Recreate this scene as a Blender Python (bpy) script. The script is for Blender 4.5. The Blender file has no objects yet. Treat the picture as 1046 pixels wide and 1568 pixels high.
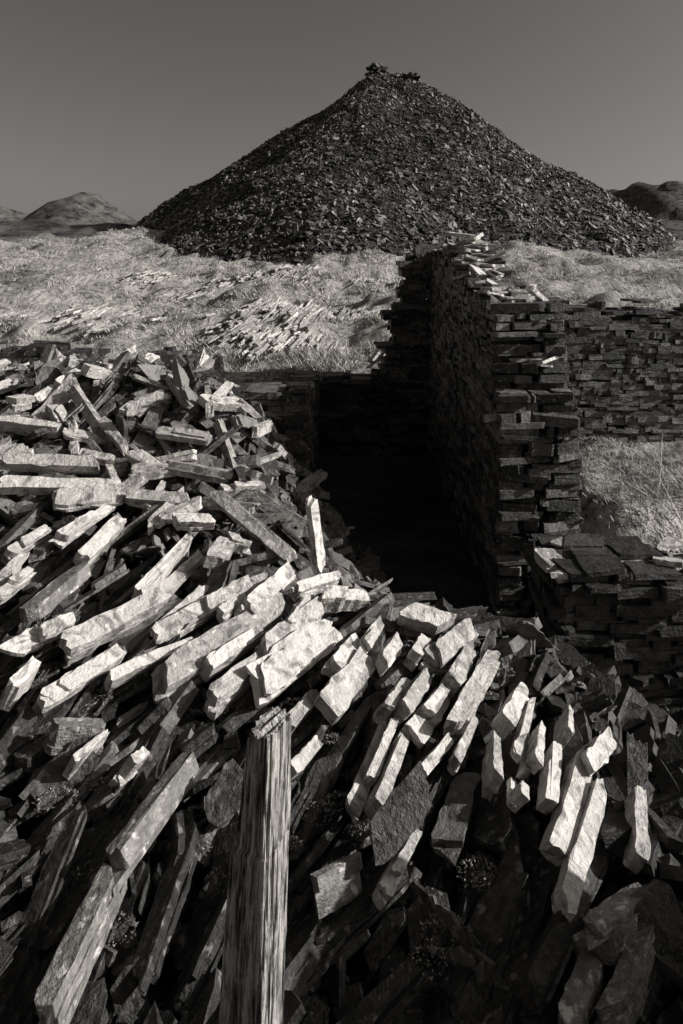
import bpy, math, numpy as np
from mathutils import Vector
R = np.random.RandomState(7)
F = 1045.0   # focal length in image pixels
def S(u, v, y): return np.array([(u-523.0)/F*y, y, (400.0-v)/F*y])  # world point placed from image pixel coordinates and a given depth

# ---------------------------------------------------------------- noise
_tab = np.random.RandomState(3).rand(256, 256)
def vn(x, y):
    xi = np.floor(x).astype(int); yi = np.floor(y).astype(int)
    fx = x-xi; fy = y-yi; fx = fx*fx*(3-2*fx); fy = fy*fy*(3-2*fy)
    a = _tab[xi % 256, yi % 256]; b = _tab[(xi+1) % 256, yi % 256]
    c = _tab[xi % 256, (yi+1) % 256]; d = _tab[(xi+1) % 256, (yi+1) % 256]
    return (a*(1-fx)+b*fx)*(1-fy)+(c*(1-fx)+d*fx)*fy
def fbm(x, y, o=4):
    s = 0; a = .5
    for i in range(o):
        s = s+a*(vn(x*2**i+17.3*i, y*2**i+5.1*i)-.5); a *= .5
    return s*2
def sstep(a, b, x):
    t = np.clip((x-a)/(b-a), 0, 1); return t*t*(3-2*t)

# ---------------------------------------------------------------- mesh helper
def mk(name, V, loops, counts, mat, attrs=None, smooth=False, parent=None):
    me = bpy.data.meshes.new(name)
    me.vertices.add(len(V)); me.vertices.foreach_set('co', np.asarray(V, np.float32).ravel())
    me.loops.add(len(loops)); me.loops.foreach_set('vertex_index', np.asarray(loops, np.int32))
    counts = np.asarray(counts, np.int32); st = np.concatenate([[0], np.cumsum(counts)[:-1]]).astype(np.int32)
    me.polygons.add(len(counts)); me.polygons.foreach_set('loop_start', st)
    me.polygons.foreach_set('loop_total', counts)
    me.polygons.foreach_set('use_smooth', np.full(len(counts), smooth))
    if attrs:
        for k, a in attrs.items():
            a = np.asarray(a, np.float32)
            if a.ndim == 2:
                at = me.attributes.new(k, 'FLOAT_VECTOR', 'POINT'); at.data.foreach_set('vector', a.ravel())
            else:
                at = me.attributes.new(k, 'FLOAT', 'POINT'); at.data.foreach_set('value', a)
    me.update(calc_edges=True); me.validate()
    me.materials.append(mat)
    ob = bpy.data.objects.new(name, me); bpy.context.scene.collection.objects.link(ob)
    if parent: ob.parent = parent
    return ob

def grid_mesh(name, X, Y, Z, mat, attrs=None, smooth=True):
    ny, nx = X.shape
    V = np.stack([X, Y, Z], -1).reshape(-1, 3)
    i = np.arange(ny-1)[:, None]*nx+np.arange(nx-1)[None, :]
    q = np.stack([i, i+1, i+nx+1, i+nx], -1).reshape(-1)
    return mk(name, V, q, np.full((ny-1)*(nx-1), 4), mat, attrs, smooth)

BASE12 = np.array([[-1,-.72],[-.8,-1],[-.25,-1],[.3,-1],[.82,-1],[1,-.7],[1,.68],[.8,1],[.25,1],[-.3,1],[-.78,1],[-1,.7]])
BASEW = np.array([[-1,-.86],[-.9,-1],[-.3,-1],[.35,-1],[.9,-1],[1,-.85],[1,0],[1,.84],[.9,1],[.25,1],[-.35,1],[-.9,1],[-1,.85],[-1,.05]])
BASE5 = np.array([[-1,-.8],[.7,-1],[1,-.1],[.6,1],[-.9,.8]])
_xs = np.array([-.84, -.6, -.38, -.15, .1, .33, .56, .84])
BASE24 = np.array([[-1, -.75]]+[[x, -1] for x in _xs]+[[1, -.72], [1, -.2], [1, .25], [1, .7]]+[[x, 1] for x in _xs[::-1]]+[[-1, .72], [-1, .2], [-1, -.25]])
def prisms(C, A, D, chip=.12, tilt=.03, rnd=None, base=BASE12, loose=1.):
    """Split slate blocks: irregular outline extruded. C centres, A axes rows (len,wid,nrm), D dims."""
    N = len(C)
    K = len(base)
    P = np.repeat(base[None], N, 0)
    ar = (D[:, 0]/np.maximum(D[:, 1], 1e-4))[:, None]
    sx = np.sign(P[:, :, 0]); ax = np.abs(P[:, :, 0])
    c = R.rand(N, K)*np.minimum(1, 1.3/ar)
    P[:, :, 0] = np.where((ax > .7) & (ax < .95), sx*(1-c*.5*loose), P[:, :, 0]+R.randn(N, K)*chip*.5/np.maximum(ar, 1)*(1))
    P[:, :, 1] += R.randn(N, K)*chip
    P[:, :, 1] *= 1-R.rand(N, 1)*.35*loose*(P[:, :, 0]*.5+.5)
    P[:, :, 0] += P[:, :, 1]*(R.randn(N, 1)*.5*loose/ar)*(ax > .7)
    h = D[:, None, :]*.5
    x = P[:, :, 0]*h[:, :, 0]; y = P[:, :, 1]*h[:, :, 1]
    tz = R.randn(N, 1)*tilt*P[:, :, 0]+R.randn(N, 1)*tilt*2*P[:, :, 1]
    zt = h[:, :, 2]*(1+tz+R.randn(N, K)*.05); zb = -h[:, :, 2]*(1+R.randn(N, K)*.05)
    s = 1+R.randn(N, K)*.03
    top = np.stack([x*s, y*s, zt], -1); bot = np.stack([x, y, zb], -1)
    Lc = np.concatenate([bot, top], 1)
    W = np.einsum('nki,nij->nkj', Lc, A)+C[:, None, :]
    b = (np.arange(N)*2*K)[:, None]
    k = np.arange(K)
    topf = b+(K+k)[None]; botf = b+k[::-1][None]
    side = np.stack([k, (k+1) % K, K+(k+1) % K, K+k], -1)
    sf = b[:, :, None]+side[None]
    loops = np.concatenate([topf, botf, sf.reshape(N, -1)], 1).ravel()
    cnt = np.tile(np.array([K, K]+[4]*K), N)
    if rnd is None: rnd = R.rand(N)
    off = R.rand(N, 1, 3)*40
    return W.reshape(-1, 3), loops, cnt, (Lc+off).reshape(-1, 3), np.repeat(rnd, 2*K)

def laminate(C, A, D, rnd, nmax=3, flake=.45):
    oc, oa, od, orr = [], [], [], []
    for i in range(len(C)):
        n = R.randint(1, nmax+1); T = D[i, 2]
        cuts = np.sort(R.rand(n-1))*.7+.15 if n > 1 else np.array([])
        e = np.concatenate([[0], cuts, [1]])
        for j in range(n):
            t = (e[j+1]-e[j])*T; zc = (e[j]+e[j+1])/2*T-T/2
            l = D[i, 0]*(1-R.rand()*.1); w = D[i, 1]*(1-R.rand()*.12)
            q = C[i]+A[i, 2]*zc+A[i, 0]*R.randn()*.025*D[i, 0]+A[i, 1]*R.randn()*.05*D[i, 1]
            if n > 1 and j == n-1 and R.rand() < flake:     # flaked-off top lamina
                f = R.uniform(.45, .9); q = q+A[i, 0]*l*(1-f)/2*R.choice([-1, 1]); l *= f
                f = R.uniform(.7, 1); q = q+A[i, 1]*w*(1-f)/2*R.choice([-1, 1]); w *= f
            oc.append(q); oa.append(A[i]); od.append([l, w, t*1.01]); orr.append(rnd[i])
    return np.array(oc), np.array(oa), np.array(od), np.array(orr)

def merge(parts):
    V, L, C, A, Q = [], [], [], [], []; o = 0
    for v, l, c, a, r in parts:
        V.append(v); L.append(l+o); C.append(c); A.append(a); Q.append(r); o += len(v)
    return np.concatenate(V), np.concatenate(L), np.concatenate(C), np.concatenate(A), np.concatenate(Q)
def mkp(name, parts, mat, parent=None):
    V, L, C, A, Q = merge(parts)
    return mk(name, V, L, C, mat, {'loc': A, 'rnd': Q}, False, parent)

def frame(a, roll):
    a = a/np.linalg.norm(a, axis=1, keepdims=True)
    up = np.array([0, 0, 1.])
    n = up-(a@up)[:, None]*a; n /= np.linalg.norm(n, axis=1, keepdims=True)
    r = np.cross(a, n)
    c = np.cos(roll)[:, None]; s = np.sin(roll)[:, None]
    n2 = n*c+r*s; r2 = np.cross(a, n2)
    return np.stack([a, -r2, n2], 1)

# ---------------------------------------------------------------- materials
def newmat(name):
    m = bpy.data.materials.new(name); m.use_nodes = True
    nt = m.node_tree; b = nt.nodes['Principled BSDF']; return m, nt, b
TINT = (1.0, .952, .90)
def ramp(nt, src, stops):
    r = nt.nodes.new('ShaderNodeValToRGB'); e = r.color_ramp.elements
    while len(e) < len(stops): e.new(.5)
    for i, (p, g) in enumerate(stops):
        e[i].position = p; e[i].color = (g*TINT[0], g*TINT[1], g*TINT[2], 1)
    nt.links.new(src, r.inputs[0]); return r.outputs[0]
def noise(nt, vec, scale, detail=6, rough=.6, dist=0):
    n = nt.nodes.new('ShaderNodeTexNoise'); n.inputs['Scale'].default_value = scale
    n.inputs['Detail'].default_value = detail; n.inputs['Roughness'].default_value = rough
    n.inputs['Distortion'].default_value = dist
    if vec: nt.links.new(vec, n.inputs['Vector'])
    return n.outputs['Fac']
def mapping(nt, vec, sc=(1, 1, 1), rot=(0, 0, 0)):
    m = nt.nodes.new('ShaderNodeMapping'); m.inputs['Scale'].default_value = sc; m.inputs['Rotation'].default_value = rot
    nt.links.new(vec, m.inputs['Vector']); return m.outputs[0]
def attr(nt, name, out='Vector'):
    a = nt.nodes.new('ShaderNodeAttribute'); a.attribute_name = name; return a.outputs[out]
def math_(nt, op, a, b=None, c=None, clamp=False):
    m = nt.nodes.new('ShaderNodeMath'); m.operation = op; m.use_clamp = clamp
    for i, s in enumerate((a, b, c)):
        if s is None: continue
        if isinstance(s, (int, float)): m.inputs[i].default_value = s
        else: nt.links.new(s, m.inputs[i])
    return m.outputs[0]
def mixc(nt, f, a, b, mode='MIX'):
    m = nt.nodes.new('ShaderNodeMix'); m.data_type = 'RGBA'; m.blend_type = mode
    if isinstance(f, float): m.inputs[0].default_value = f
    else: nt.links.new(f, m.inputs[0])
    for i, s in ((6, a), (7, b)):
        if isinstance(s, tuple): m.inputs[i].default_value = s
        else: nt.links.new(s, m.inputs[i])
    return m.outputs[2]
def bump(nt, b, h, strength, dist):
    n = nt.nodes.new('ShaderNodeBump'); n.inputs['Strength'].default_value = strength; n.inputs['Distance'].default_value = dist
    nt.links.new(h, n.inputs['Height']); nt.links.new(n.outputs[0], b.inputs['Normal'])

def slate(name, lo, hi, sc=1.0, bd=.006, rough=.55, spec=.35, det=6, rw=.45):
    m, nt, b = newmat(name)
    loc = attr(nt, 'loc'); rnd = attr(nt, 'rnd', 'Fac')
    n1 = noise(nt, loc, 9*sc, det, .65, .4)
    n2 = noise(nt, mapping(nt, loc, (1, 1, 7)), 9*sc, 4, .65, .3)
    n3 = noise(nt, loc, 42*sc, 4, .7)
    f = math_(nt, 'ADD', math_(nt, 'MULTIPLY', n1, 1-rw), math_(nt, 'MULTIPLY', rnd, rw))
    f = math_(nt, 'ADD', f, math_(nt, 'MULTIPLY', math_(nt, 'SUBTRACT', n3, .5), .45), clamp=True)
    col = ramp(nt, f, [(.22, lo), (.5, lo*.5+hi*.5), (.78, hi)])
    li = ramp(nt, noise(nt, loc, 24*sc, 3, .5), [(.6, 0), (.68, .8)])
    col = mixc(nt, li, col, (hi*1.1, hi*1.045, hi*.99, 1))
    st = ramp(nt, noise(nt, loc, 7*sc, 5, .7, 1.4), [(.38, .8), (.5, 0)])
    col = mixc(nt, st, col, (lo*.55, lo*.525, lo*.495, 1))
    nt.links.new(col, b.inputs['Base Color'])
    b.inputs['Roughness'].default_value = rough; b.inputs['Specular IOR Level'].default_value = spec
    h = math_(nt, 'ADD', math_(nt, 'MULTIPLY', n2, .7), math_(nt, 'ADD', math_(nt, 'MULTIPLY', n3, .7), math_(nt, 'MULTIPLY', n1, 1.5)))
    bump(nt, b, h, 1, bd)
    return m
M_slab = slate('slate_slab', .18, .76, 1, .016, .5)  # bright copy of the slate, for slabs meant to look sunlit
M_fill = slate('shaded_slate_slab', .018, .22, 1, .015, rw=.6)  # dark copy of the slab slate; shade among lit slabs put into colour
M_slab_dk = slate('slate_rubble', .015, .085, 1, .012)
M_wall = slate('slate_walling', .018, .22, 1.3, .02, rw=.6)
M_wall2 = slate('slate_yard_walling', .018, .2, 1.3, .02, rw=.6)
M_out = slate('slate_outcrop_rock', .16, .68, 1, .02, rw=.5)
M_tip = slate('slate_tip_waste', .009, .32, .35, .03, .5, .4, 4, rw=.7)

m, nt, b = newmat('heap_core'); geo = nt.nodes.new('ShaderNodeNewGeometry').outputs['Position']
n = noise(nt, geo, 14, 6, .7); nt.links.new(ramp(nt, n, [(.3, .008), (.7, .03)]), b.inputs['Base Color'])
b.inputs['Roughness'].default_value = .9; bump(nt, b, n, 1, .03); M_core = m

m, nt, b = newmat('moor_ground'); geo = nt.nodes.new('ShaderNodeNewGeometry').outputs['Position']
n1 = noise(nt, geo, .55, 6, .65, .3); n2 = noise(nt, geo, 7, 5, .7); n3 = noise(nt, geo, 2.2, 4, .6)
g = math_(nt, 'ADD', math_(nt, 'MULTIPLY', n2, .45), math_(nt, 'MULTIPLY', math_(nt, 'ADD', n1, n3), .3))
gc = ramp(nt, g, [(.43, .07), (.52, .38), (.61, .62)])
st = noise(nt, mapping(nt, geo, (2.6, .35, .6), (0, 0, .16)), 4, 6, .75)
sc_ = ramp(nt, st, [(.40, .12), (.5, .44), (.58, .7)])
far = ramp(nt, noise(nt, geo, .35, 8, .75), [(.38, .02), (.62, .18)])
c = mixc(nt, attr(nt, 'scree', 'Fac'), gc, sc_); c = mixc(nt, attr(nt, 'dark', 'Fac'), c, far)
nt.links.new(c, b.inputs['Base Color']); b.inputs['Roughness'].default_value = .9; b.inputs['Specular IOR Level'].default_value = .15
h = math_(nt, 'ADD', math_(nt, 'ADD', n2, n3), math_(nt, 'MULTIPLY', st, attr(nt, 'scree', 'Fac'))); bump(nt, b, h, 1, .25); M_ground = m

m, nt, b = newmat('dry_grass'); rnd = attr(nt, 'rnd', 'Fac')
nt.links.new(ramp(nt, rnd, [(0, .08), (.5, .42), (1, .7)]), b.inputs['Base Color']); b.inputs['Roughness'].default_value = .7
M_grass = m

m, nt, b = newmat('weathered_wood'); loc = attr(nt, 'loc')
w1 = noise(nt, mapping(nt, loc, (1, 1, .07)), 130, 6, .75, .2); w2 = noise(nt, mapping(nt, loc, (1, 1, .11)), 34, 5, .65, .3)
w3_ = noise(nt, loc, 9, 5, .7)
w = math_(nt, 'ADD', math_(nt, 'MULTIPLY', w1, .5), math_(nt, 'ADD', math_(nt, 'MULTIPLY', w2, .35), math_(nt, 'MULTIPLY', w3_, .15)))
nt.links.new(ramp(nt, w, [(.44, .018), (.495, .32), (.55, .8)]), b.inputs['Base Color'])
b.inputs['Roughness'].default_value = .75; bump(nt, b, w, 1, .035); M_wood = m

# ---------------------------------------------------------------- terrain
def ground(x, y):
    f = np.interp(y, [9, 12, 18, 30, 50, 80, 100, 250, 600, 3000], [-1.68, -1.32, -.88, -.12, 1.3, 3.4, 3.9, 8.5, 16, 30])
    far_ = np.clip((y-9)/12, 0, 1)
    f = f+fbm(x*.11, y*.11)*far_*1.3+fbm(x*.5, y*.5)*.5*np.clip((y-9.4)/3, 0, 1)
    f = f+((vn(x*1.15, y*.9)-.5)*.34+(vn(x*2.6, y*2.3)-.5)*.24)*np.clip((y-9.4)/2, 0, 1)*sstep(70, 40, y)
    f = f+sstep(-4, -16, x)*sstep(20, 45, y)*.9*sstep(90, 60, y)
    near = np.full_like(f, -2.58)
    near += sstep(1.9, 2.3, x)*sstep(5.0, 5.9, y)*(.48+.1*fbm(x*1.3, y*1.3)+.12*(vn(x*2.4, y*2.4)-.5))
    near += sstep(-.9, -1.6, x)*sstep(5.5, 8, y)*.9
    near += fbm(x*2, y*2, 3)*.05
    z = near+(f-near)*sstep(9.12, 9.42, y)
    def cone(cx, cy, top, slope, rt, nz=1.):
        d = np.hypot(x-cx, y-cy); return top-slope*np.maximum(0, d-rt)+fbm(x*.15, y*.15)*nz
    z = np.maximum(z, cone(-69, 180, 16.6, .56, 4, 2.6))
    z = np.maximum(z, cone(-112, 215, 18.2, .35, 4, 3))
    z = np.maximum(z, cone(-52, 172, 9.5, .3, 6, 2.5))
    d = np.hypot((x-182)/1.0, (y-420)/1.3); g = np.exp(-(d/75)**2)
    z = z+g*(27+fbm(x*.035, y*.012)*30)
    return z
u = np.linspace(-1, 1, 540); X = 4*np.sinh(6.8*u)
t = np.linspace(-1.0, 1, 640); Yv = 12+5*np.sinh(np.where(t < 0, 2.2*t, 7.1*t))
GX, GY = np.meshgrid(X, Yv)
GZ = ground(GX, GY)
def screef(x, y):
    return np.clip(sstep(.06, .2, fbm(x*.16+3, y*.13+8))*sstep(10, 11, y)*sstep(60, 30, y)*.6
                + np.exp(-(((x+.5)/2.3)**2+((y-13.5)/4.)**2)**2)*1.1, 0, 1)*sstep(-.15, .1, fbm(x*.8, y*.8)+.12)
scree = screef(GX, GY)
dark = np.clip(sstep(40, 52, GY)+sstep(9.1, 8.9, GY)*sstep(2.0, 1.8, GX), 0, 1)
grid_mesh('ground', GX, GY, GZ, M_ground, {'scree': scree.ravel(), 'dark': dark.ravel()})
# slate outcrop ribs combing up the slope
n = 19000; x = -8+R.rand(n)*13; y = 9.8+R.rand(n)**1.3*16
k = screef(x, y) > .45+.4*R.rand(n); x, y = x[k], y[k]; n = len(x)
z = ground(x, y)
a = np.stack([.2+R.randn(n)*.05, .96+R.randn(n)*.03, .13+R.randn(n)*.07], -1)
D = np.stack([.2+.9*R.rand(n)**1.5, .02+.04*R.rand(n), .02+.05*R.rand(n)], -1)
mkp('slate_outcrop', [prisms(np.stack([x, y, z+.02], -1), frame(a, .45+R.randn(n)*.35), D, base=BASE5, rnd=R.rand(n))], M_out)

# ---------------------------------------------------------------- moorland grass
def tufts(xs, ys, hs, nb, wd):
    n = len(xs); zs = ground(xs, ys)
    bx = np.repeat(xs, nb)+R.randn(n*nb)*np.repeat(hs, nb)*.45
    by = np.repeat(ys, nb)+R.randn(n*nb)*np.repeat(hs, nb)*.45
    bz = np.repeat(zs, nb)-.02
    h = np.repeat(hs, nb)*(.4+R.rand(n*nb)*.6); a = R.rand(n*nb)*6.283
    w = np.repeat(wd, nb)*(.6+.6*R.rand(n*nb)); l = h*(.3+1.1*R.rand(n*nb)); la = R.rand(n*nb)*6.283
    B = np.stack([bx, by, bz], -1); d = np.stack([np.cos(a), np.sin(a), 0*a], -1)*w[:, None]
    T = B+np.stack([np.cos(la)*l-.2*h, np.sin(la)*l, h], -1)
    V = np.stack([B-d, B+d, T], 1).reshape(-1, 3)
    r = np.clip(np.repeat(R.rand(n)*.6, nb)+R.rand(n*nb)*.4, 0, 1)
    return V, np.repeat(r, 3)
n = 46000
ys = 9.6+(R.rand(n)**1.5)*34; xs = (R.rand(n)*2-1)*(3+ys*.62)
cl = fbm(xs*1.1+5, ys*1.1)
keep = (cl > -.05+.15*R.rand(n)) & (screef(xs, ys) < .3+.4*R.rand(n))
xs, ys, cl = xs[keep], ys[keep], cl[keep]
V1, r1 = tufts(xs, ys, .04+.08*R.rand(len(xs))+.32*np.clip(cl, 0, .5), 7, .006+.0005*ys)
n = 2600; xs2 = 2.0+R.rand(n)*4; ys2 = 5.3+R.rand(n)*2.8
V2, r2 = tufts(xs2, ys2, .04+.07*R.rand(n), 8, np.full(n, .005))
xs3 = 3.1+R.randn(14)*.1; ys3 = 6.1+R.randn(14)*.1
V3, r3 = tufts(xs3, ys3, np.full(14, .5), 5, np.full(14, .005))
V = np.concatenate([V1, V2, V3]); r = np.concatenate([r1, r2, r3])
mk('moorland_grass', V, np.arange(len(V)), np.full(len(V)//3, 3), M_grass, {'rnd': r})

# ---------------------------------------------------------------- slate tip (pyramid)
P0 = np.array([2.9, 60.]); P1 = np.array([6.6, 60.5])
def tip(x, y):
    p = np.stack([x, y], -1); d = P1-P0; tt = np.clip(((p-P0)@d)/(d@d), 0, 1)
    q = p-(P0+tt[..., None]*d); r = np.hypot(q[..., 0], q[..., 1]); ph = np.arctan2(q[..., 1], q[..., 0])
    pr = math.atan2(-.97, -.2); dp = (ph-pr+np.pi) % (2*np.pi)-np.pi
    fac = 1-.2*np.exp(-(dp/.4)**2)
    top = 16.8-.6*tt
    z = top-.705*r*fac-.3*np.exp(-((r-3)/2.)**2)*(1-tt)+fbm(x*.14, y*.14, 4)*1.1*np.clip(r/6, .15, 1)+fbm(x*.6, y*.6, 3)*.45
    return z
gx = np.linspace(-38, 46, 260); gy = np.linspace(18, 102, 240); TX, TY = np.meshgrid(gx, gy)
TZ = np.maximum(tip(TX, TY), -6)
tipo = bpy.data.objects.new('slate_waste_pyramid', None); bpy.context.scene.collection.objects.link(tipo)
o = grid_mesh('tip_body', TX, TY, TZ, M_tip, {'loc': np.stack([TX, TY, TZ], -1).reshape(-1, 3), 'rnd': np.full(TX.size, .1)}); o.parent = tipo
n = 62000
ang = np.where(R.rand(n) < .88, -R.rand(n)*np.pi*1.15+.25, R.rand(n)*np.pi); rr = 31*np.sqrt(R.rand(n))
x = P0[0]+R.rand(n)*(P1[0]-P0[0])+np.cos(ang)*rr; y = 60.2+np.sin(ang)*rr
z = tip(x, y); e = .3; nx_ = -(tip(x+e, y)-z)/e; ny_ = -(tip(x, y+e)-z)/e
nrm = np.stack([nx_, ny_, np.ones(n)], -1); nrm /= np.linalg.norm(nrm, axis=1, keepdims=True)
nr = nrm+R.randn(n, 3)*.33; nr /= np.linalg.norm(nr, axis=1, keepdims=True)
a = np.cross(nr, R.randn(n, 3)*np.array([.6, .6, .3])+np.array([.0, .9, 0])); a /= np.linalg.norm(a, axis=1, keepdims=True)
w = np.cross(nr, a)
L = .08+.45*R.rand(n)**3.4; D = np.stack([L, L*(.25+.45*R.rand(n)), .03+.08*R.rand(n)], -1)
C = np.stack([x, y, z], -1)+nrm*(.03+.06*R.rand(n, 1))
tb = (vn(x*.35+9, y*.35)*.6+vn(x*1.2, y*1.2)*.4)
mkp('tip_blocks', [prisms(C, np.stack([a, w, nr], 1), D, rnd=R.rand(n)**2.8*(.0+1.7*tb), base=BASE5)], M_tip, tipo)
n = 80; hh = R.rand(n)**1.4
C = np.stack([3.1+R.randn(n)*.8*(1-hh*.7)*.6, 60+R.randn(n)*.3, 16.2+hh*1.1], -1)
C = np.concatenate([C, np.stack([4.2+R.rand(40)*2.6, 60+R.randn(40)*.3, 16.1+R.rand(40)*.3], -1)])
A = frame(R.randn(120, 3)*np.array([1, .5, .15])+np.array([.5, 0, 0]), R.randn(120)*.2)
mkp('summit_cairn', [prisms(C, A, np.tile([.55, .4, .16], (120, 1))*(.6+.6*R.rand(120, 1)), rnd=R.rand(120)*.25)], M_tip, tipo)

# ---------------------------------------------------------------- dry-stone walls
def wall(name, p0, p1, th, zb, top, ch=(.018, .06), ln=(.08, .36), rough=.009, batter=.0, wav=.05, tj=.04):
    p0 = np.array(p0, float); p1 = np.array(p1, float); Ln = np.linalg.norm(p1-p0); d = (p1-p0)/Ln; nn = np.array([-d[1], d[0]])
    C, A, D = [], [], []
    z = zb; ph = R.rand()*50
    while z < 1.5:
        h = R.uniform(*ch); s = -R.rand()*.15
        anyc = False
        while s < Ln:
            l = R.uniform(*ln)*(1 if R.rand() < .8 else .5); sc = s+l/2
            if sc > Ln+.05: break
            tz = top(np.clip(sc, 0, Ln))+R.randn()*tj
            if z+h*.5 < tz:
                anyc = True
                k = R.randint(2, 4); cuts = np.sort(R.rand(k-1)*.6+.2)*th; e = np.concatenate([[0], cuts, [th]])
                for j in range(k):
                    wj = e[j+1]-e[j]; oo = (e[j]+e[j+1])/2-th/2
                    s0 = max(s, -.02); s1 = min(s+l, Ln+.02)
                    if s1-s0 < .04: continue
                    extra = abs(R.randn())*rough
                    if R.rand() < .02: extra += .02
                    sg = -1 if j == 0 else (1 if j == k-1 else 0)
                    oo += sg*(extra+batter*(1-(z-zb)/2.7)/2)
                    q = p0+d*((s0+s1)/2+R.randn()*rough*.9)+nn*oo
                    jj = R.randn(3)*.035
                    hh = h*(R.uniform(.9, 1.6) if R.rand() < .5 else 1.05)
                    wz = wav*2*float(vn(np.array(sc*.9+ph), np.array(z*.8)))-wav
                    C.append([q[0], q[1], z+h/2+R.randn()*.008+wz])
                    a = np.array([d[0], d[1], jj[0]]); a /= np.linalg.norm(a)
                    up = np.array([jj[1], jj[2], 1.]); up -= a*(a@up); up /= np.linalg.norm(up)
                    yw = R.randn()*.03
                    a = a*math.cos(yw)+np.cross(up, a)*math.sin(yw)
                    A.append([a, np.cross(up, a), up]); D.append([(s1-s0)*1.04, wj*1.05, hh*1.12])
            s += l
        z += h
        if not anyc and z > zb+.3: break
    C, A, D = map(np.array, (C, A, D))
    return prisms(C, A, D, chip=.035, tilt=.06, rnd=R.rand(len(C))**1.4, base=BASEW, loose=.25)

ruin = bpy.data.objects.new('ruined_slate_building', None); bpy.context.scene.collection.objects.link(ruin)
def ptop(s):   # s along Y from 5.0
    yy = 5.0+s
    return np.interp(yy, [5, 5.14, 5.15, 5.33, 5.34, 5.6, 6.3, 6.6, 7.1, 7.4, 7.9, 8.3, 9.3],
                     [-1.2, -1.18, -.83, -.8, -.42, -.36, -.3, -.2, -.04, .02, .17, .12, .1])
mkp('gable_wall', [wall('w', (1.45, 5.0), (1.45, 9.4), .5, -2.65, ptop, rough=.013, batter=.10, ln=(.06, .3))], M_wall, ruin)
def btop(s):   # back wall from x=-1.3 to 1.2
    x = -1.3+s
    return np.interp(x, [-1.3, -.4, .2, .55, .6, .68, .7, .76, .77, 1.2], [-1.6, -1.56, -1.52, -1.5, -1.1, -1.05, -.7, -.6, .1, .16])
mkp('back_wall', [wall('w', (-1.3, 9.2), (1.2, 9.2), .4, -2.65, btop)], M_wall2, ruin)
mkp('left_wall', [wall('w', (-.5, 6.3), (-.5, 9.0), .4, -2.65, lambda s: -1.22-.1*s+.03*math.sin(s*9))], M_wall, ruin)
mkp('front_wall', [wall('w', (-1.7, 6.15), (-.32, 6.15), .4, -2.65, lambda s: -1.1-.07*s)], M_wall2, ruin)
mkp('rear_yard_wall', [wall('w', (1.75, 8.2), (8, 8.2), .42, -2.4, lambda s: -.52-.02*s+.05*math.sin(s*3.1)+.05*math.sin(s*11)+.12*float(fbm(np.array(s*1.7), np.array(3.3))), ch=(.025, .06), ln=(.1, .42), rough=.01, wav=.09, tj=.06)], M_wall2, ruin)
w1 = wall('w', (-6.5, 6.95), (-1.45, 6.95), .4, -2.3, lambda s: -.98+.1*math.sin(s*2.3)*(s < 3.6)+.06*math.sin(s*7.)-.0*s)
mkp('heap_retaining_wall', [w1], M_wall)
w2 = wall('w', (1.28, 4.2), (5.2, 4.25), .5, -2.65, lambda s: -1.9+.05*math.sin(s*5), ch=(.02, .06), ln=(.1, .4), rough=.03)
n = 60; C = np.stack([1.3+R.rand(n)*3.4, 4.2+R.randn(n)*.15, -1.88+R.rand(n)*.08], -1)
A = frame(np.stack([np.ones(n), R.randn(n)*.7, R.randn(n)*.1], -1), R.randn(n)*.14)
D = np.stack([.12+.22*R.rand(n), .08+.13*R.rand(n), .012+.025*R.rand(n)], -1)
lw = bpy.data.objects.new('low_slate_wall', None); bpy.context.scene.collection.objects.link(lw)
mkp('coursed_body', [w2], M_slab_dk, lw); mkp('capping_slabs', [prisms(C, A, D, rnd=.1+.9*R.rand(n), base=BASE24, chip=.08)], M_slab, lw)  # dark body under bright caps: shaded face and lit top put into colour
# unseen wall right of the viewpoint, added to shade the near heap
w3 = wall('w', (1.95, -1.5), (1.95, 2.05), .45, -2.8, lambda s: -1.08+.1*math.sin(s*4)+.07*math.sin(s*9)-.5*max(0, s-3.2), ch=(.03, .09), ln=(.1, .4), rough=.03)
mkp('added_shade_wall', [w3], M_wall)
# loose stones on gable top and ledges
C, D = [], []
for yy in np.arange(5.05, 9.2, .045):
    C.append([1.45+R.randn()*.13, yy, ptop(yy-5.0)+.01+R.rand()*.06]); D.append([R.uniform(.08, .28), R.uniform(.06, .16), R.uniform(.01, .04)])
C.append([1.52, 7.7, .27]); D.append([.28, .1, .04]); C.append([1.4, 7.9, .3]); D.append([.12, .3, .04])
C, D = np.array(C), np.array(D); n = len(C)
A = frame(np.stack([R.randn(n)*.6+.7, R.randn(n)*.5, R.randn(n)*.14], -1), .15+R.randn(n)*.18)
mkp('loose_topping_stones', [prisms(C, A, D, rnd=R.rand(n))], M_slab, ruin)  # bright slate copy makes these top stones look sunlit

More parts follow.
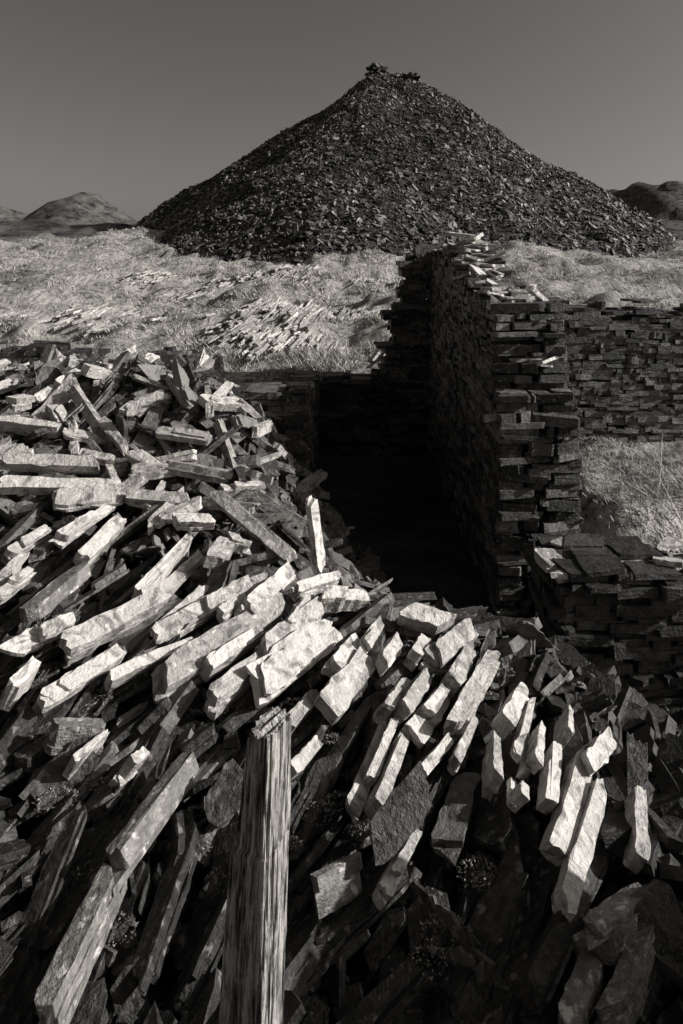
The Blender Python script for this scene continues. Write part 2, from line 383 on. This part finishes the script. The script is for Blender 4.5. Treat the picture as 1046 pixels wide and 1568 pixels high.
# ---------------------------------------------------------------- slate heap
anch = [S(*p) for p in [(0,1568,1.92),(523,1568,1.95),(1046,1568,1.97),(0,1300,2.35),(400,1300,2.4),(800,1300,2.4),(1000,1350,2.3),
 (0,1100,2.8),(300,1100,2.88),(600,1100,2.9),(850,1100,2.95),(0,950,3.35),(250,950,3.4),(450,950,3.45),(650,960,3.47),(780,965,3.5),
 (0,800,4.1),(200,800,4.2),(380,850,4.0),(0,650,5.0),(200,650,5.1),(350,690,4.9),(0,565,6.1),(200,560,6.1),(320,575,5.9),
 (390,640,5.4),(415,770,4.6),(460,850,4.25),(560,895,4.0),(720,945,3.75),(820,975,3.5),(930,1095,2.98),(1046,1195,2.65)]]
anch += [np.array(p, float) for p in [(-1.5,.3,-2.2),(0,.2,-2.25),(1.2,.2,-2.3),(-1.5,-1.2,-2.3),(1,-1.2,-2.4),(-3.5,1,-2.0),
 (.35,5.6,-2.6),(.75,4.7,-2.65),(1.4,4.0,-2.65),(1.85,3.2,-2.6),(2.1,2.5,-2.55),(2.3,1.4,-2.5),(2.6,4.2,-2.7),(2.6,0,-2.6),
 (-5,5,-1.0),(-5,2.6,-1.7),(-.9,6.4,-1.7),(-3,6.9,-1.2),(-5,7.2,-1.2),(-.2,6.4,-2.5),(0.1,5.0,-2.35)]]
AN = np.array(anch)
def U(r2): return np.where(r2 > 0, r2*np.log(np.maximum(r2, 1e-12)), 0)
K = U(((AN[:, None, :2]-AN[None, :, :2])**2).sum(-1))+np.eye(len(AN))*.02
Pm = np.c_[np.ones(len(AN)), AN[:, :2]]
Mx = np.block([[K, Pm], [Pm.T, np.zeros((3, 3))]]); W_ = np.linalg.solve(Mx, np.r_[AN[:, 2], 0, 0, 0])
def heap(x, y):
    x = np.asarray(x, float); y = np.asarray(y, float)
    r2 = (x[..., None]-AN[:, 0])**2+(y[..., None]-AN[:, 1])**2
    return U(r2)@W_[:-3]+W_[-3]+W_[-2]*x+W_[-1]*y
hx = np.linspace(-5.4, 2.8, 330); hy = np.linspace(-2, 7.3, 370); HX, HY = np.meshgrid(hx, hy)
HZ = heap(HX, HY)-.28+fbm(HX*3, HY*3)*.1+fbm(HX*12, HY*12, 3)*.04
edge = np.minimum.reduce([HX+5.4, 2.8-HX, HY+2, 7.3-HY]); HZ -= (1-sstep(0, .7, edge))*1.6
HZ = np.where((HY > 6.75) & (HX > -1.9), np.minimum(HZ, -2.7), HZ)
heapo = bpy.data.objects.new('slate_rubble_heap', None); bpy.context.scene.collection.objects.link(heapo)
o = grid_mesh('heap_core', HX, HY, HZ, M_core); o.parent = heapo

def hit(u, v, off):
    Y = np.linspace(1.2, 7.5, 1600); P = S(u, v, 1.0)
    h = heap(P[0]*Y, Y)+off; k = np.argmax(P[2]*Y < h); return P*Y[k], Y[k]
hero = [(145,1330,280,1155,40),(60,1545,165,1335,45),(545,1235,600,1100,30),(585,1230,632,1108,30),(860,1310,900,1165,38),(870,1395,925,1210,35),
(985,1310,980,1200,28),(805,1220,803,1180,20),(590,1365,640,1270,25),(845,1225,855,1140,26),(825,1165,832,1110,18),(765,1185,762,1125,18),
(500,1085,565,1005,50),(440,1105,500,1040,30),(400,1040,515,955,60),(240,1040,430,925,50),(325,1060,410,995,30),(65,1070,190,990,30),
(15,985,110,940,40),(105,980,250,905,40),(170,1030,300,975,22),(250,960,385,885,32),(340,935,380,905,25),(385,930,450,870,30),
(645,1110,690,1050,38),(595,1080,625,1035,22),(625,1085,660,1030,26),(700,1105,760,1000,28),(700,1040,725,990,30),(670,1005,725,960,40),
(515,1015,550,975,34),(780,1100,805,1050,28),(800,1145,818,1065,18),(875,1120,875,1085,14),(410,990,495,925,36),(320,1015,400,965,25),
(130,850,188,790,26),(92,820,180,760,22),(210,905,290,820,20),(0,735,190,740,26),(0,700,150,705,20),(190,755,290,762,22),
(240,655,318,668,18),(310,610,372,615,20),(155,640,190,680,18),(80,1105,160,1105,30),(450,1175,490,1130,22),(480,1340,550,1305,20),
(45,930,130,860,35),(905,1165,940,1125,30),(620,930,690,950,30),(900,1420,1000,1350,50),(870,1560,910,1460,40),(930,1545,985,1420,40),
(500,905,570,905,30),(200,690,250,715,22),(0,640,95,650,18),(20,840,75,805,20),(85,760,190,750,45),(330,755,445,850,26),
(270,790,330,790,20),(330,855,350,825,34),(590,1010,612,978,26),(640,1000,655,975,22),(560,985,590,945,22),(455,900,520,880,18),
(350,820,385,830,20),(120,690,175,700,18),(60,600,120,565,20),(20,610,50,605,18),(345,740,400,738,16),(110,1165,165,1120,16),(200,1170,225,1150,20),
(485,862,530,855,26),(0,905,50,870,22),(20,1050,60,1010,22),(445,950,480,900,20),(700,1165,730,1100,16),(650,1180,690,1130,18)]
dim = {(145,1330), (60,1545), (900,1420), (870,1560), (930,1545), (80,1105), (480,1340), (45,930)}
C, A, D, Rn, HY_ = [], [], [], [], []
for (u1, v1, u2, v2, w) in hero:
    left = v1 < 860 and u1 < 460
    Pa, ya = hit(u1, v1, .13 if not left else .12); Pb, yb = hit(u2, v2, .09 if not left else .1)
    ym = (ya+yb)/2; a = Pb-Pa; L = np.linalg.norm(a)
    if L > 1.3 or abs(yb-ya) > 1.1: continue
    T = R.uniform(.06, .12); Wd = w*ym/F*.92
    isdim = (u1, v1) in dim
    fr = frame(a[None], np.array([math.radians(R.normal(31, 7) if not isdim else R.normal(-14, 5))]))[0]
    C.append((Pa+Pb)/2-fr[2]*T/2); A.append(fr); D.append([L*1.04, Wd, T]); Rn.append(R.uniform(.4, 1) if not isdim else 0); HY_.append(math.atan2(a[1], a[0]))
nh = len(HY_)
for (u1, v1, u2, v2, w, Y0, Y1) in [(180,650,232,546,24,5.6,5.9),(275,648,288,590,20,5.5,5.6),(488,862,476,765,20,4.2,4.22),(120,600,150,545,18,6.0,6.1),
                                   (70,590,105,550,22,6.,6.1),(300,600,315,545,16,5.9,6.1),
                                   (250,640,262,600,20,5.5,5.6),(130,660,105,625,16,5.4,5.5),(345,700,330,660,16,5.1,5.2),(170,600,180,560,18,6.,6.1)]:
    Pa = S(u1, v1, Y0); Pb = S(u2, v2, Y1); a = Pb-Pa; L = np.linalg.norm(a); a = a/L
    nv = np.array([.8, -.55+.15*R.randn(), .25]); nv -= a*(nv@a); nv /= np.linalg.norm(nv)
    C.append((Pa+Pb)/2); A.append(np.stack([a, np.cross(nv, a), nv])); D.append([L*1.08, w*Y0/F*1.25, .045]); Rn.append(.9)
C, A, D, Rn = map(np.array, (C, A, D, Rn)); HYw = np.array(HY_); HC = C[:nh]
lm = laminate(C, A, D, Rn)
mkp('large_slabs', [prisms(*lm[:3], chip=.075, rnd=lm[3], base=BASE24)], M_slab, heapo)
# big plates on edge in the near heap, coloured dark to deepen their shade: (edge start, edge end, drop)
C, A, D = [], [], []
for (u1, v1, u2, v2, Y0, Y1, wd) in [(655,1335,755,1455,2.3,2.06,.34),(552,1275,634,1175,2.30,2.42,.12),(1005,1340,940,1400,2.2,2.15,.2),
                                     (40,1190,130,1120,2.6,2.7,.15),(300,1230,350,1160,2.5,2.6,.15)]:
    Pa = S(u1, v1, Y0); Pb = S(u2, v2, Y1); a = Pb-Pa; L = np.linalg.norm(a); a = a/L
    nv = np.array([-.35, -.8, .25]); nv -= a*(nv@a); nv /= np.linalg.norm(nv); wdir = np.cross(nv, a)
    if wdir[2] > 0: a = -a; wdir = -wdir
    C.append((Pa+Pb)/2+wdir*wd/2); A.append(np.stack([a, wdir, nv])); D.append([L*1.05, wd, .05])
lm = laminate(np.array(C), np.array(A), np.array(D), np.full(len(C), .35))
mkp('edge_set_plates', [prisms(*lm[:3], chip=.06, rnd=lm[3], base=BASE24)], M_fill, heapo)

def field(x, y):
    d2 = (x[:, None]-HC[None, :, 0])**2+(y[:, None]-HC[None, :, 1])**2+.02
    w = 1/d2**2
    return np.arctan2((w*np.sin(2*HYw)).sum(1), (w*np.cos(2*HYw)).sum(1))/2
def scatter(n, Lr, Wr, Tr, lo, hi, ysig, psig, rn, pmean=6, roll=-26, ymin=.9, rj=22, jf=1., pale=False):
    x = -5+R.rand(n)*7.2; y = ymin+R.rand(n)*(6.8-ymin)
    k = (np.abs(x) < y*.62+.5) & (heap(x, y) > (-2.62 if not pale else -1.95))
    if pale: k &= ~((np.abs(x+.12) < .4) & (np.abs(y-4.2) < .5)) & ((y > 4.1) | (R.rand(n) < .35))
    x, y = x[k], y[k]; n = len(x)
    yaw = field(x, y); jum = sstep(3.9, 4.8, y)
    yaw = yaw+np.radians(R.randn(n)*(ysig+40*jum))
    yaw = np.where(np.sin(yaw) < 0, yaw+np.pi, yaw)
    e = .1; z0 = heap(x, y)
    dx, dy = np.cos(yaw), np.sin(yaw); sl = (heap(x+dx*e, y+dy*e)-z0)/e
    pit = np.arctan(np.clip(sl, -.9, .9))+np.radians(pmean+R.randn(n)*(psig+12*jum))
    a = np.stack([dx*np.cos(pit), dy*np.cos(pit), np.sin(pit)], -1)
    A = frame(a, np.radians(roll+rj*jum+R.randn(n)*(20+12*jum)*jf))
    D = np.stack([R.uniform(*Lr, n), R.uniform(*Wr, n), R.uniform(*Tr, n)], -1)
    D[:, 1] *= np.where(R.rand(n) < .18, 1.8, 1); D *= (1+.3*sstep(2.8, 2.0, y)+.12*jum)[:, None]
    C = np.stack([x, y, z0+R.uniform(lo, hi, n)], -1)
    rr = rn(n)*(.2+.8*sstep(2.3, 3.1, y+.35*R.randn(n))) + .25*jum*R.rand(n)  # tone falls towards the viewer, painting in the shade of the near heap
    return C, A, D, rr
f = scatter(3400, (.18, .6), (.05, .14), (.02, .07), -.26, -.01, 12, 10, lambda n: R.rand(n)**1.3)
lm = laminate(*f, 3)
mkp('tumbled_slabs', [prisms(*lm[:3], chip=.08, rnd=lm[3], base=BASE24)], M_fill, heapo)
# slabs lying on the surface, coloured pale to read as sunlit
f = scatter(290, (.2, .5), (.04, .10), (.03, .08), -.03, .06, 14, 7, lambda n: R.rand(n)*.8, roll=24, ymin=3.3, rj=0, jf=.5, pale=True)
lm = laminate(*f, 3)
mkp('lit_pale_slabs', [prisms(*lm[:3], chip=.08, rnd=lm[3], base=BASE24)], M_slab, heapo)
f2 = scatter(9000, (.04, .18), (.03, .09), (.01, .03), -.26, -.03, 50, 25, lambda n: R.rand(n), roll=-10)
mkp('slate_chips', [prisms(*f2[:3], chip=.12, rnd=f2[3], base=BASE5)], M_fill, heapo)
n = 1300; x = 1.0+R.rand(n)*3.; y = 1.2+R.rand(n)*3.2
zz = np.clip(heap(x, y), -2.62, -2.05)
A = frame(np.stack([R.randn(n)*.5+.3, R.randn(n)*.5+.8, R.randn(n)*.3], -1), R.randn(n)*.4-.3)
mkp('dip_debris', [prisms(np.stack([x, y, zz+R.rand(n)*.04], -1), A, np.stack([R.uniform(.1, .35, n), R.uniform(.04, .11, n), R.uniform(.02, .05, n)], -1), rnd=R.rand(n)*.6)], M_slab_dk, heapo)
# moss cushions lodged between the slabs
n = 60; x = -1.6+R.rand(n)*2.9; y = 2.1+R.rand(n)*1.3; z = heap(x, y)-.03
nb = 260; rr = np.repeat(.025+.04*R.rand(n), nb); ux = R.randn(n*nb, 3); ux /= np.linalg.norm(ux, axis=1, keepdims=True); ux[:, 2] = np.abs(ux[:, 2])
B = np.repeat(np.stack([x, y, z], -1), nb, 0)+ux*(rr*(.8+.2*R.rand(n*nb)))[:, None]*np.array([1.3, 1, .7])
d = R.randn(n*nb, 3)*.0022; T = B+ux*.006+R.randn(n*nb, 3)*.003
V = np.stack([B-d, B+d, T], 1).reshape(-1, 3)
mk('moss_cushions', V, np.arange(len(V)), np.full(len(V)//3, 3), M_grass, {'rnd': np.repeat(R.rand(n*nb)*.5, 3)}, parent=heapo)

# ---------------------------------------------------------------- weathered timber post
nr, na = 200, 132; zs = np.linspace(-2.5, -1.185, nr); V = []; LC = []
Rp = np.random.RandomState(5); gro = Rp.rand(na)
rot = math.radians(-26); cr, sr = math.cos(rot), math.sin(rot)
for i, z in enumerate(zs):
    hw = np.interp(z, [-2.5, -1.9, -1.478, -1.47, -1.185], [.074, .066, .055, .046, .034]); hd = .057
    cx = np.interp(z, [-2.5, -1.9, -1.478, -1.47, -1.185], [-.245, -.228, -.207, -.199, -.182])
    cy = 1.73+.015*(z+2.5)
    for k in range(na):
        a = 2*math.pi*k/na; c, s = math.cos(a), math.sin(a)
        p = 12.0; r = 1/((abs(c)**p+abs(s)**p)**(1/p))
        g = float(fbm(np.array(k*.6), np.array(z*5.+9), 3))*.005
        crk = float(vn(np.array(k*1.1+31), np.array(z*3.2)))
        g += -.012*max(0, crk-.72)/.28
        zz = z
        if i > nr-14: zz = z+(gro[(k//3)*3]-.6)*.022*(i-nr+14)/14
        lx, ly = (hw+g)*r*c, (hd+g)*r*s
        V.append([cx+lx*cr-ly*sr, cy+lx*sr+ly*cr, zz]); LC.append([lx, ly, zz])
loops = []; cnt = []
for i in range(nr-1):
    for k in range(na):
        k2 = (k+1) % na; loops += [i*na+k, i*na+k2, (i+1)*na+k2, (i+1)*na+k]; cnt.append(4)
loops += [(nr-1)*na+k for k in range(na)]; cnt.append(na)
mk('timber_post', V, loops, cnt, M_wood, {'loc': np.array(LC)})

# ---------------------------------------------------------------- sky, sun, camera
EL, SX, SY = 27.0, 1., -.09
az = math.atan2(SX, SY)
w = bpy.data.worlds.new('World'); bpy.context.scene.world = w; w.use_nodes = True; nt = w.node_tree
sky = nt.nodes.new('ShaderNodeTexSky'); sky.sky_type = 'NISHITA'; sky.sun_disc = False
sky.sun_elevation = math.radians(EL); sky.sun_rotation = az; sky.air_density = 1; sky.dust_density = 3.6; sky.altitude = 300
sep = nt.nodes.new('ShaderNodeSeparateColor'); nt.links.new(sky.outputs[0], sep.inputs[0])
cmb = nt.nodes.new('ShaderNodeCombineColor')
for i, k in enumerate(TINT):
    nt.links.new(math_(nt, 'MULTIPLY', sep.outputs[0], k), cmb.inputs[i])
bg = nt.nodes['Background']; nt.links.new(cmb.outputs[0], bg.inputs[0]); bg.inputs[1].default_value = .078

sl = bpy.data.lights.new('sun', 'SUN'); sl.energy = 5; sl.angle = math.radians(.5); sl.color = (1, .985, .96)
so = bpy.data.objects.new('sun', sl); bpy.context.scene.collection.objects.link(so)
ce = math.cos(math.radians(EL)); hN = math.hypot(SX, SY)
sd = Vector((SX/hN*ce, SY/hN*ce, math.sin(math.radians(EL))))
so.rotation_mode = 'QUATERNION'; so.rotation_quaternion = sd.to_track_quat('Z', 'Y'); so.location = (20, 0, 20)

cam = bpy.data.cameras.new('camera'); co = bpy.data.objects.new('camera', cam); bpy.context.scene.collection.objects.link(co)
cam.sensor_fit = 'VERTICAL'; cam.sensor_height = 36; cam.lens = 36*F/1568; cam.shift_y = -(784-400)/1568
cam.clip_start = .05; cam.clip_end = 6000
co.location = (0, 0, 0); co.rotation_euler = (math.radians(90), 0, 0)
sc = bpy.context.scene; sc.camera = co
sc.view_settings.view_transform = 'Standard'; sc.view_settings.look = 'None'; sc.view_settings.exposure = 0
